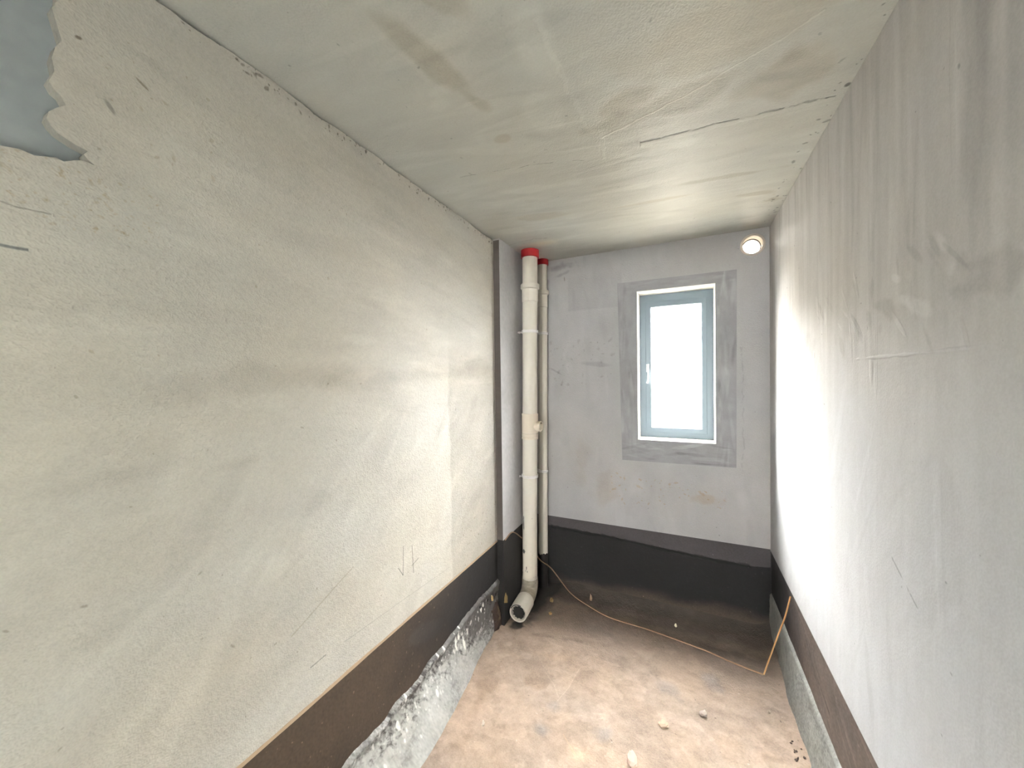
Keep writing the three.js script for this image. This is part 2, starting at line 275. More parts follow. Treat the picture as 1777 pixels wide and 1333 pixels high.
// ceiling
const sT = new Surface(-1.35, -0.3, 2.05, 3.3, 600);
sT.each((k, u, v) => {
  const a = fbm(u * 1.8 + 3, v * 2.6 + 8, 5, 0.55), b = fbm(u * 4 + 3 * v, v * 14, 4), g = vnoise(u * 300, v * 300);
  sT.tone[k] = 0.14 * a + 0.07 * b + 0.03 * g; sT.warm[k] = 0.2 * fbm(u * 3 + 51, v * 3, 4); sT.relief[k] = 0.001 * b + 0.0015 * fbm(u * 3, v * 9, 3) + 0.0004 * g;
});
sT.region(-1.2, -0.3, 0.3, 1.3, (k, u, v) => { sT.tone[k] -= 0.14 * smooth(1.25, 0.6, v + 0.2 * fbm(u * 3, v * 3, 3)) * smooth(0.2, -0.6, u); });  // near-left part darkened for lens vignetting, painted into the ceiling tone
sT.strokes(81, 260, [-1.1, 0.3, 0.49, 2.75], [0.06, 0.35], [0.012, 0.05], [-0.15, 0.3], 0.07, 0.0014);
for (const [u, v, a, b, g, t] of [[-0.02, 1.375, 0.3, 0.075, -0.12, -0.26], [-0.16, 1.30, 0.13, 0.06, -0.3, -0.2], [0.3, 1.4, 0.14, 0.12, 0.0, -0.16], [0.12, 1.15, 0.35, 0.12, 0.0, -0.12], [-0.665, 0.9, 0.2, 0.045, 1.35, -0.17], [-0.625, 1.08, 0.09, 0.04, 1.25, -0.16], [-0.63, 1.29, 0.035, 0.025, 0, -0.14], [-0.55, 0.75, 0.12, 0.05, 1.0, -0.1], [-0.37, 0.98, 0.07, 0.16, 0, 0.1], [-0.45, 1.25, 0.1, 0.12, 0, 0.07], [0.2, 2.0, 0.25, 0.025, 0.1, -0.17], [-0.15, 2.1, 0.25, 0.02, 0.05, -0.12], [0.33, 2.25, 0.1, 0.03, 0.2, -0.2], [-0.2, 1.9, 0.3, 0.03, 0.05, 0.1], [-0.1, 1.62, 0.28, 0.05, 0.06, 0.12], [-0.65, 1.7, 0.2, 0.04, 0.2, 0.08], [-0.75, 2.0, 0.18, 0.05, 0.2, -0.1], [0.38, 2.62, 0.08, 0.07, 0, 0.05], [-0.92, 2.38, 0.18, 0.12, 0.2, 0.08]])
  sT.smear(u, v, a, b, g, { tone: t * 1.25, warm: t < 0 ? 0.3 : 0, edge: 0.5, rag: 0.6, grain: 7 });
sT.smear(-0.9, 2.4, 0.2, 0.1, 0, { warm: 0.7, tone: 0.04, edge: 0.1 });
sT.line([[-0.154, 1.556], [0.05, 1.563], [0.25, 1.573], [0.463, 1.584]], 0.006, { tone: -0.35, relief: -0.004, wobble: 0.008, broken: 0.05 }).line([[-0.154, 1.572], [0.463, 1.6]], 0.014, { tone: 0.05, relief: 0.0015, wobble: 0.01 });
sT.line([[-0.93, 1.45], [-0.6, 1.5], [-0.38, 1.57]], 0.0025, { tone: -0.3, relief: -0.002, wobble: 0.01, broken: 0.1 }).line([[-0.29, 1.46], [0.02, 1.36], [0.26, 1.25], [0.33, 1.2]], 0.005, { tone: 0.16, relief: 0.0008, wobble: 0.008 }).line([[-0.3, 1.6], [-0.29, 1.46], [-0.33, 1.3], [-0.34, 0.9]], 0.014, { tone: 0.06, relief: 0.0006, wobble: 0.02 });
sT.line([[-1.1, 2.33], [-1.0, 2.31], [-0.9, 2.3], [-0.82, 2.33]], 0.003, { tone: -0.3, relief: -0.002, wobble: 0.015 });
sT.smear(0.482, 1.545, 0.012, 0.014, 0, { tone: -0.75, edge: 0.6 }).smear(0.43, 2.36, 0.05, 0.05, 0.4, { tone: -0.3, warm: 0.5, edge: 0.2, rag: 0.8, grain: 22 });
sT.specks(82, 150, [-1.12, 0.3, 0.47, 2.75], 0.005, { tone: -0.28 }).specks(83, 60, [0.43, 0.5, 0.49, 2.7], 0.009, { tone: -0.45, relief: -0.002 });
const mT = sT.material([0.50, 0.495, 0.45], { rough: 0.5 });

// floor: dried brown mud over concrete
const sF = new Surface(-1.3, -0.3, 2.0, 3.2, 600);
sF.each((k, u, v) => {
  const a = fbm(u * 3.2, v * 4, 5, 0.6), b = fbm(u * 18, v * 24, 5, 0.68), g = vnoise(u * 260, v * 260);
  sF.tone[k] = 0.3 * a + 0.3 * b + 0.1 * g + 0.14 * smooth(0.02, 0.16, fbm(u * 8 + 4, v * 10, 5, 0.6)) - 0.05; sF.warm[k] = 0.35 * fbm(u * 4 + 77, v * 5, 4) - 0.1 * smooth(0.2, 0.6, fbm(u * 5 + 12, v * 5, 3)); sF.relief[k] = 0.001 * b + 0.0005 * g;
  sF.soot[k] = 0.85 * smooth(-0.86, -1.05, u + 0.1 * a) * smooth(2.2, 2.4, v + 0.15 * b) + 0.4 * smooth(2.55, 2.72, v + 0.12 * a) + 0.5 * smooth(2.24, 2.46, v + 0.16 * a + 0.12 * b - 0.08 * u);  // coating smears, with the shade below the window deepened in the same layer
});
for (const [u, v, a, b, t, w] of [[-0.6, 1.75, 0.06, 0.08, -0.1, -0.6], [-0.35, 1.7, 0.05, 0.06, -0.1, -0.6], [-0.1, 2.1, 0.09, 0.08, -0.1, -0.5], [0.12, 2.25, 0.1, 0.1, -0.12, -0.7], [-0.62, 1.6, 0.06, 0.06, -0.1, -0.9], [-0.85, 2.2, 0.12, 0.03, -0.25, 0], [-0.6, 2.25, 0.2, 0.03, -0.2, 0], [-0.97, 1.65, 0.07, 0.4, -0.24, 0.15], [-0.75, 1.85, 0.1, 0.08, -0.14, 0.3], [0.2, 1.85, 0.2, 0.1, -0.1, 0.25], [-0.92, 2.05, 0.1, 0.1, -0.1, -0.2], [0.4, 2.1, 0.08, 0.1, -0.06, 0], [-0.42, 1.55, 0.1, 0.06, 0.16, 0.3], [-0.75, 2.05, 0.2, 0.05, 0.1, 0.2]]) sF.smear(u, v, a, b, 0.2, { tone: t, warm: w, edge: 0.15, rag: 0.8, grain: 12 });
sF.smear(-1.03, 2.22, 0.055, 0.05, 0, { soot: 0.9, edge: 0.5, rag: 0.4, grain: 20 });  // puddle stain under the pipe mouth, its floor shadow painted in with it
sF.specks(91, 420, [-1.1, 1.1, 0.48, 2.5], 0.0035, { tone: 0.35, warm: -0.3 }).specks(92, 160, [-1.1, 1.1, 0.48, 2.5], 0.0035, { tone: -0.5 });
sF.line([[-0.72, 1.93], [-0.64, 1.86], [-0.6, 1.8]], 0.0025, { tone: 0.2 }).line([[-0.55, 2.03], [-0.57, 1.88], [-0.6, 1.78]], 0.003, { tone: 0.22 }).line([[-0.6, 1.94], [-0.5, 1.93]], 0.0025, { tone: 0.18 }).line([[-0.52, 1.62], [-0.44, 1.55]], 0.003, { tone: 0.15, warm: 0.5 });
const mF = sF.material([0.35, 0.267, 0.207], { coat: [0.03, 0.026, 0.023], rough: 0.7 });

// ---------------------------------------------------------------- room shell
{ // floor with a shallow rise of washed-up mud along the back wall
  const nx = 90, nz = 130, x0 = XL - 0.05, x1 = XR + 0.02, z0 = ZB - 0.02, z1 = ZF;
  const g = new THREE.PlaneGeometry(x1 - x0, z1 - z0, nx, nz).rotateX(-Math.PI / 2).translate((x0 + x1) / 2, 0, (z0 + z1) / 2), p = g.attributes.position;
  for (let i = 0; i < p.count; i++) {
    const x = p.getX(i), z = p.getZ(i), b = Math.max(0, 1 - (z - ZB) / 0.16), r = Math.max(0, 1 - (XR - x) / 0.1) * smooth(-2.0, -2.6, z);
    p.setY(i, 0.004 * fbm(x * 5, z * 5, 3) + 0.05 * b * b * smooth(-1.0, -0.8, x) + 0.05 * r * r);
  }
  g.computeVertexNormals();
  const f = structure(group('floor'));
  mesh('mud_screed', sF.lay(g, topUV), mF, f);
  mesh('slab', box(x0 - 0.2, x1 + 0.2, -0.25, -0.012, z0 - 0.2, z1 + 0.2), mC, f);
}
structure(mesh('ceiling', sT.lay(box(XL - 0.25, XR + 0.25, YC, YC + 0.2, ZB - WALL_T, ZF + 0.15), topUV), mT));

// left wall
{
  const w = structure(group('wall_left')), darkened = mC.clone(); darkened.color = new THREE.Color(0.28, 0.225, 0.2);
  mesh('bare_concrete', sC.lay(box(XL - 0.24, XL - 0.028, -0.2, YC, ZF + 0.13, ZB - WALL_T), sideUV), mC, w);
  const pts = [[-0.13, BAND_L + 0.009], ...ragged([0.2, BAND_L + 0.009], [2.175, BAND_L + 0.008], 60, 0.006, 1, 5),
    ...ragged([2.186, BAND_L + 0.02], [2.19, 2.57], 90, 0.018, 2, 7), ...ragged([2.18, 2.58], [0.32, 2.583], 150, 0.016, 3, 6),
    [0.302, 2.56], [0.3, 2.5], [0.298, 2.438], [0.29, 2.415], [0.296, 2.389], [0.302, 2.36], [0.293, 2.34], [0.288, 2.315], [0.291, 2.29], [0.283, 2.266], [0.29, 2.252], [0.298, 2.247], [0.305, 2.232], [0.293, 2.219], [0.282, 2.204], [0.279, 2.189], [0.284, 2.178], [0.293, 2.168], [0.316, 2.158], [0.334, 2.154], [0.328, 2.144], [0.334, 2.136], [0.344, 2.129], [0.327, 2.131], [0.315, 2.125], [0.3, 2.114], [0.29, 2.117], [0.277, 2.112], [0.262, 2.106], [0.245, 2.109], [0.222, 2.103], [0.1, 2.1], [-0.13, 2.09]];
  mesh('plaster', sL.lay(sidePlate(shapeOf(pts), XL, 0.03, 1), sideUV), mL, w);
  mesh('waterproof_coating', sK.lay(box(XL - 0.02, XL - 0.003, 0.2, BAND_L, ZF, PIL_Z - 0.0), sideUV), mK, w).userData.label = 'black waterproof coating band';
  mesh('plaster_edge', sidePlate(shapeOf([[-0.13, BAND_L - 0.001], ...ragged([0.2, BAND_L - 0.001], [2.178, BAND_L - 0.001], 60, 0.004, 8, 6), ...ragged([2.178, BAND_L + 0.012], [0.2, BAND_L + 0.012], 60, 0.006, 9, 6), [-0.13, BAND_L + 0.012]]), XL + 0.0015, 0.006, 1), mat(0xb39c80, 0.8), w);
  // rough footing, leaning out towards the floor
  const nu = 240, nv = 26, P = [], I = [];
  for (let i = 0; i <= nu; i++) {
    const u = lerp(-0.13, 2.2, i / nu), top = lerp(0.245, 0.315, smooth(1.1, 2.0, u)) + 0.022 * fbm(u * 9, 4, 5, 0.65), out = lerp(0.125, 0.012, smooth(1.25, 2.12, u)) + 0.012 * fbm(u * 6, 9, 4);
    for (let j = 0; j <= nv; j++) {
      const t = j / nv, c = t * t * 0.75 + t * 0.25;
      const bulge = 0.007 * smooth(1, 0.8, t) * smooth(0, 0.2, t) * (fbm(u * 22, t * 6, 4) + 0.6 * fbm(u * 70, t * 14, 3)) + 0.01 * smooth(0.18, 0.05, t);
      P.push(XL - 0.004 + Math.max(0, out) * c + bulge * 1.2 + (j === 0 ? -0.01 : 0.004), top * (1 - t) - 0.006 * t, -u);
    }
  }
  for (let i = 0; i < nu; i++) for (let j = 0; j < nv; j++) { const a = i * (nv + 1) + j, b = a + nv + 1; I.push(a, a + 1, b, b, a + 1, b + 1); }
  const g = new THREE.BufferGeometry(); g.setAttribute('position', new THREE.Float32BufferAttribute(P, 3)); g.setIndex(I); g.computeVertexNormals();
  mesh('rough_footing', sFL.lay(g, (x, y, z) => [-z, y]), mFL, w).userData.label = 'rough lime-streaked concrete footing';
  // pilaster in the corner by the pipes
  mesh('pilaster', sC.lay(new RoundedBoxGeometry(0.045 + 0.06, YC - BAND_L - 0.012, PIL_Z - ZB, 2, 0.003).translate(PIL_X - 0.0525, (YC + BAND_L + 0.012) / 2, (PIL_Z + ZB) / 2), sideUV), mC2(), w).userData.label = 'grey cement pilaster in the corner';
  mesh('pilaster_return', sC.lay(box(XL - 0.03, PIL_X - 0.0025, BAND_L + 0.014, YC - 0.012, PIL_Z, PIL_Z + 0.002), (x, y, z) => [x * 3, y]), darkened, w).userData.label = 'darkened brownish side face of the pilaster';  // narrow side face set darker and browner than the pilaster itself
  mesh('pilaster_coating', sK.lay(box(XL - 0.06, PIL_X - 0.001, -0.02, BAND_L + 0.012, PIL_Z - 0.001, ZB), sideUV), mK, w);
  // broken-away lump of mortar at the pilaster's foot
  const lump = new THREE.IcosahedronGeometry(1, 5), q = lump.attributes.position;
  for (let i = 0; i < q.count; i++) {
    const v = new THREE.Vector3().fromBufferAttribute(q, i), n = 1 + 0.35 * fbm(v.x * 3 + 5, v.y * 3 + v.z * 2, 4) + 0.12 * fbm(v.x * 11, v.y * 11 + v.z * 9, 3), hole = smooth(0.75, 0.95, v.dot(new THREE.Vector3(0.55, -0.1, 0.83)));
    v.multiplyScalar(n - 0.55 * hole); q.setXYZ(i, -1.168 + v.x * 0.05, 0.075 + v.y * 0.12, -2.13 + v.z * 0.085);
  }
  const lg = toCreasedNormals(lump, 0.6), col = new Float32Array(lg.attributes.position.count * 3);
  for (let i = 0; i < col.length / 3; i++) { const x = lg.attributes.position.getX(i), y = lg.attributes.position.getY(i), z = lg.attributes.position.getZ(i), m = smooth(0.0, 0.4, fbm(y * 30 + z * 9, x * 40 + z * 24, 4)) * smooth(-2.11, -2.17, z); col.set([lerp(0.035, 0.25, m), lerp(0.02, 0.19, m), lerp(0.014, 0.11, m)], i * 3); }
  lg.setAttribute('color', new THREE.BufferAttribute(col, 3));
  mesh('broken_mortar', lg, new THREE.MeshStandardMaterial({ vertexColors: true, roughness: 0.75 }), w).userData.label = 'broken rusty brown mortar lump';
}
function mC2() { // smoother, paler cement
  const m = mC.clone(); m.color = new THREE.Color(1.42, 1.3, 1.28); return m;
}

// right wall
{
  const w = structure(group('wall_right'));
  mesh('bare_concrete', sC.lay(box(XR + 0.02, XR + 0.25, -0.2, YC, ZF + 0.13, ZB - WALL_T), sideUV), mC, w);
  const pts = [[-0.13, BAND_R], ...ragged([0.2, BAND_R], [2.783, BAND_R], 50, 0.002, 5, 4), [2.783, 2.588], ...ragged([2.783, 2.588], [0.2, 2.588], 90, 0.007, 6, 8), [-0.13, 2.588]];
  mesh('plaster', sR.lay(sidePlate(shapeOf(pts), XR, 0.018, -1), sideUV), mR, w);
  mesh('waterproof_coating', sKR.lay(box(XR + 0.003, XR + 0.02, 0.2, BAND_R, ZF, ZB), sideUV), mKR, w).userData.label = 'dusty dark brown waterproof coating band';
  const nu = 220, nv = 16, P = [], I = [];
  for (let i = 0; i <= nu; i++) {
    const u = lerp(-0.13, 2.783, i / nu), top = 0.285 + 0.008 * fbm(u * 9, 14, 5, 0.65), out = 0.008 + 0.012 * fbm(u * 5, 2, 3);
    for (let j = 0; j <= nv; j++) { const t = j / nv; P.push(XR + 0.001 - (j ? 0.006 : -0.004) - Math.max(0, out) * t * t - 0.004 * smooth(0, 0.2, t) * fbm(u * 20, t * 6, 4), top * (1 - t) - 0.006 * t, -u); }
  }
  for (let i = 0; i < nu; i++) for (let j = 0; j < nv; j++) { const a = i * (nv + 1) + j, b = a + nv + 1; I.push(a, b, a + 1, b, b + 1, a + 1); }
  const g = new THREE.BufferGeometry(); g.setAttribute('position', new THREE.Float32BufferAttribute(P, 3)); g.setIndex(I); g.computeVertexNormals();
  mesh('rough_footing', sFR.lay(g, (x, y, z) => [-z, y]), mFR, w).userData.label = 'pale grey concrete footing strip';
}

// back wall with the window and the vent hole
const VENT = { x: 0.4, y: 2.491 };
{
  const w = structure(group('wall_back'));
  const s = shapeOf([[XL - 0.24, BAND_B], [XR + 0.24, BAND_B], [XR + 0.24, YC], [XL - 0.24, YC]]);
  s.holes.push(shapeOf([[WIN.x0, WIN.y0], [WIN.x0, WIN.y1], [WIN.x1, WIN.y1], [WIN.x1, WIN.y0]]));
  const c = new THREE.Path(); c.absarc(VENT.x, VENT.y, 0.058, 0, Math.PI * 2, true); s.holes.push(c);
  const g = new THREE.ExtrudeGeometry(s, { depth: WALL_T, bevelEnabled: false, curveSegments: 24 }).translate(0, 0, ZB - WALL_T);
  mesh('plaster', sB.lay(g, (x, y, z) => [x, y]), mB, w);
  mesh('lower_wall', sKB.lay(box(XL - 0.24, XR + 0.24, -0.2, BAND_B, ZB - WALL_T, ZB - 0.006), (x, y, z) => [x, y]), mKB, w).userData.label = 'black waterproof coating with mud-stained foot';
  const st = shapeOf([[PIL_X, BAND_B], ...[[PIL_X, 0.476], [-0.98, 0.478], [-0.8, 0.474], [-0.589, 0.472], [-0.35, 0.46], [-0.144, 0.447], [0.05, 0.438], [0.212, 0.433], [0.406, 0.428], [XR, 0.44]].flatMap(([x, y], i, a) => (i ? ragged(a[i - 1], [x, y], 12, 0.004, 90 + i, 30) : [])), [XR, BAND_B]]);
  mesh('coating_upper_strip', sKB.lay(new THREE.ExtrudeGeometry(st, { depth: 0.006, bevelEnabled: false }).translate(0, 0, ZB - 0.006), (x, y, z) => [x, y]), mKstripTex(), w).userData.label = 'dark grey upper strip of the coating';
  const p = shapeOf([[-0.44, 2.348], [-0.415, 1.052], [0.306, 1.058], [0.3136, 2.347]].reverse());
  p.holes.push(shapeOf([[WIN.x0, WIN.y0], [WIN.x0, WIN.y1], [WIN.x1, WIN.y1], [WIN.x1, WIN.y0]]));
  mesh('mortar_surround', sP.lay(new THREE.ExtrudeGeometry(p, { depth: 0.0025, bevelEnabled: false }).translate(0, 0, ZB - 0.0005), (x, y, z) => [x, y]), mP, w).userData.label = 'darker grey mortar surround of the window';
  // white skim coat of the reveal
  const white = mat(0xe9e6df, 0.6), d = REVEAL + 0.03, t = 0.004;
  const rv = mergeGeometries([box(WIN.x0, WIN.x0 + t, WIN.y0, WIN.y1, ZB, ZB - d), box(WIN.x1 - t, WIN.x1, WIN.y0, WIN.y1, ZB, ZB - d), box(WIN.x0, WIN.x1, WIN.y1 - t, WIN.y1, ZB, ZB - d), box(WIN.x0, WIN.x1, WIN.y0, WIN.y0 + t, ZB, ZB - d)]);
  mesh('window_reveal', rv, white, w).userData.label = 'white skim-coated window reveal';
}
function mKstripTex() { const m = mKB.clone(); m.color = new THREE.Color(6.2, 5.8, 5.7); return m; }

// front wall with the doorway in which the camera stands, and an added, unseen hall that feeds rear fill light
{
  const w = structure(group('wall_front')), DX0 = -0.98, DX1 = 0.42, DY0 = 0.3, DY1 = 2.25;
  const s = shapeOf([[XL - 0.24, -0.2], [XR + 0.24, -0.2], [XR + 0.24, YC], [XL - 0.24, YC]]);
  s.holes.push(shapeOf([[DX0, DY0], [DX0, DY1], [DX1, DY1], [DX1, DY0]]));
  mesh('plaster', sC.lay(new THREE.ExtrudeGeometry(s, { depth: 0.12, bevelEnabled: false }).translate(0, 0, ZF), (x, y) => [x + 2, y]), mC2(), w);
  const h = structure(group('hall'), 'dim concrete hall added unseen outside the doorway, its far opening sized for rear fill light'), HZ = 4.4, m = mC.clone(); m.color = new THREE.Color(0.62, 0.6, 0.57);
  mesh('hall_floor', sC.lay(box(-2.2, 2.4, 0.1, 0.28, ZF + 0.12, HZ), topUV), m, h);
  mesh('hall_ceiling', sC.lay(box(-2.2, 2.4, 2.65, 2.85, ZF + 0.12, HZ), topUV), m, h);
  mesh('hall_side', sC.lay(box(-2.4, -2.2, 0.1, 2.85, ZF + 0.12, HZ), (x, y, z) => [z, y]), m, h);
  mesh('hall_side', sC.lay(box(2.4, 2.6, 0.1, 2.85, ZF + 0.12, HZ), (x, y, z) => [z, y]), m, h);
  const far = shapeOf([[-2.4, 0.1], [2.6, 0.1], [2.6, 2.85], [-2.4, 2.85]]), F = HALL_FILL_OPENING;
  far.holes.push(shapeOf([[F.x0, F.y0], [F.x0, F.y1], [F.x1, F.y1], [F.x1, F.y0]]));
  mesh('far_wall', sC.lay(new THREE.ExtrudeGeometry(far, { depth: 0.12, bevelEnabled: false }).translate(0, 0, HZ), (x, y, z) => [x + 2, y]), m, h);
}
structure(mesh('outdoor_ground', new THREE.BoxGeometry(120, 0.3, 120).translate(0, -6.15, 0), mat(0xcfccc4, 0.95)), 'paved ground far below outside the window');

structure(mesh('added_building', box(-5.2, 3.4, -6, 3.4, -17, -9), mat(0xc9c4ba, 0.9)), 'pale building added opposite the window to shape its light, lost in the glare');  // added block that cuts the sky light straight ahead of the window

// window: fixed frame, casement sash, pane, handle
{
  const w = structure(group('window_1', [0, 0, ZB - REVEAL])), alu = mat(0x5d6b74, 0.45, { metalness: 0.1 });
  const ring = (x0, x1, y0, y1, l, r, b, t, depth, z) => { const s = shapeOf([[x0, y0], [x1, y0], [x1, y1], [x0, y1]]); s.holes.push(shapeOf([[x0 + l, y0 + b], [x0 + l, y1 - t], [x1 - r, y1 - t], [x1 - r, y0 + b]])); return new THREE.ExtrudeGeometry(s, { depth, bevelEnabled: true, bevelThickness: 0.0015, bevelSize: 0.0012, bevelSegments: 2, curveSegments: 1 }).translate(0, 0, z); };
  const X0 = WIN.x0 + 0.003, X1 = WIN.x1 - 0.003, Y0 = WIN.y0 + 0.003, Y1 = WIN.y1 - 0.003;
  mesh('window_frame', ring(X0, X1, Y0, Y1, 0.042, 0.042, 0.038, 0.056, 0.05, -0.052), alu, w);
  const sx0 = X0 + 0.0385, sx1 = X1 - 0.0385, sy0 = Y0 + 0.0345, sy1 = Y1 - 0.0525;
  const sash = mesh('sash', ring(sx0 + 0.006, sx1 - 0.006, sy0 + 0.006, sy1 - 0.006, 0.034, 0.028, 0.032, 0.034, 0.045, -0.043), alu, w);
  mesh('glazing_gasket', ring(sx0 + 0.0385, sx1 - 0.0325, sy0 + 0.0365, sy1 - 0.0385, 0.004, 0.004, 0.004, 0.004, 0.012, -0.03), mat(0x2a2c2e, 0.7), sash);
  mesh('frame_seal', ring(sx0 + 0.002, sx1 - 0.002, sy0 + 0.002, sy1 - 0.002, 0.0055, 0.0055, 0.0055, 0.0055, 0.03, -0.04), mat(0x1c1f21, 0.8), w);
  mesh('window_pane', box(sx0 + 0.036, sx1 - 0.03, sy0 + 0.034, sy1 - 0.036, -0.028, -0.022), new THREE.MeshPhysicalMaterial({ color: 0xffffff, roughness: 0, transmission: 1, thickness: 0, ior: 1.5 }), w);
  const hx = -0.2455, hy = 1.725, white = mat(0xf2f2ef, 0.35), handle = new RoundedBoxGeometry(0.02, 0.06, 0.01, 3, 0.004).translate(hx, hy, 0.007);
  const lever = new THREE.TubeGeometry(new THREE.CatmullRomCurve3([[0, 0.012, 0.0], [0, 0.01, 0.03], [0.004, -0.004, 0.04], [0.006, -0.04, 0.041], [0.003, -0.095, 0.036], [-0.004, -0.112, 0.034]].map(([x, y, z]) => new THREE.Vector3(hx + x, hy + y, z + 0.008))), 24, 0.0065, 10);
  mesh('window_handle', mergeGeometries([handle, lever].map((q) => { q = q.index ? q.toNonIndexed() : q; return q; })), white, w).userData.label = 'white lever handle';
}

// ---------------------------------------------------------------- things
// vent sleeve through the back wall
{
  const v = group('vent_sleeve', [VENT.x, VENT.y, ZB]); tag(v, 'round cream plastic vent sleeve through the back wall beside the ceiling corner', 'vent');
  const pvc = mat(0xd2c8ba, 0.5), lathe = (pts) => toCreasedNormals(new THREE.LatheGeometry(pts.map(([r, z]) => new THREE.Vector2(r, z)), 64).rotateX(Math.PI / 2), 0.5);
  mesh('flange', lathe([[0.055, 0.0], [0.0555, 0.009], [0.057, 0.0105], [0.066, 0.0095], [0.0685, 0.007], [0.069, -0.001], [0.055, -0.001], [0.055, 0]]), pvc, v);
  mesh('sleeve', lathe([[0.0545, 0.006], [0.0572, 0.004], [0.0572, -0.25], [0.054, -0.25], [0.054, 0.003], [0.0545, 0.006]]), pvc, v);
  mesh('inner_gasket', lathe([[0.0538, -0.05], [0.049, -0.052], [0.049, -0.056], [0.0538, -0.058], [0.0538, -0.05]]), mat(0x4a4640, 0.7), v);
}

// drain stacks
const PVC = mat(0xeae4d8, 0.42), PVC2 = mat(0xebdfcd, 0.42), RED = mat(0x980c19, 0.55), CLIP = mat(0xf3efec, 0.4);
const lathe = (pts, seg = 48) => toCreasedNormals(new THREE.LatheGeometry(pts.map(([r, y]) => new THREE.Vector2(r, y)), seg), 0.45);
const tube = (r, y0, y1, lip = 0.0015) => lathe([[r - 0.004, y0], [r - lip, y0], [r, y0 + lip], [r, y1 - lip], [r - lip, y1], [r - 0.004, y1]]);
function socket(r, y0, y1, ringH) { // bell socket: thicker sleeve with a wide ribbed ring at its mouth
  const b = r + 0.0035, c = r + 0.012, body = lathe([[r, y0], [b, y0 + 0.004], [b, y1 - ringH - 0.006], [c, y1 - ringH], [c + 0.001, y1 - ringH * 0.5], [c, y1 - 0.002], [c - 0.003, y1], [r, y1]]);
  const ribs = []; for (let i = 0; i < 40; i++) { const a = i / 40 * Math.PI * 2; ribs.push(new THREE.BoxGeometry(0.003, ringH * 0.7, 0.004).translate(0, y1 - ringH / 2, c + 0.0005).rotateY(a)); }
  return [body, mergeGeometries(ribs)];
}
function clip(r, y, anchor, twin) { // saddle clip: band, clamping screw and the arm to the wall
  const band = lathe([[r + 0.0005, y - 0.01], [r + 0.0055, y - 0.01], [r + 0.0065, y - 0.008], [r + 0.0065, y - 0.004], [r + 0.004, y - 0.002], [r + 0.004, y + 0.002], [r + 0.0065, y + 0.004], [r + 0.0065, y + 0.008], [r + 0.0055, y + 0.01], [r + 0.0005, y + 0.01]], 40);
  const parts = [band];
  const lug = new RoundedBoxGeometry(0.012, 0.022, 0.016, 2, 0.002).rotateY(0.5).translate(-r * 0.55, y + 0.002, r * 0.86); parts.push(lug.index ? lug.toNonIndexed() : lug);
  const arm = new THREE.CylinderGeometry(0.0065, 0.0065, anchor[1], 12).rotateZ(Math.PI / 2).translate(-r - anchor[1] / 2, y - 0.004, anchor[0]); parts.push(arm.toNonIndexed());
  const head = new THREE.SphereGeometry(0.009, 12, 8).translate(-r - 0.012, y - 0.006, anchor[0] + 0.006); parts.push(head.toNonIndexed());
  return mergeGeometries(parts);
}
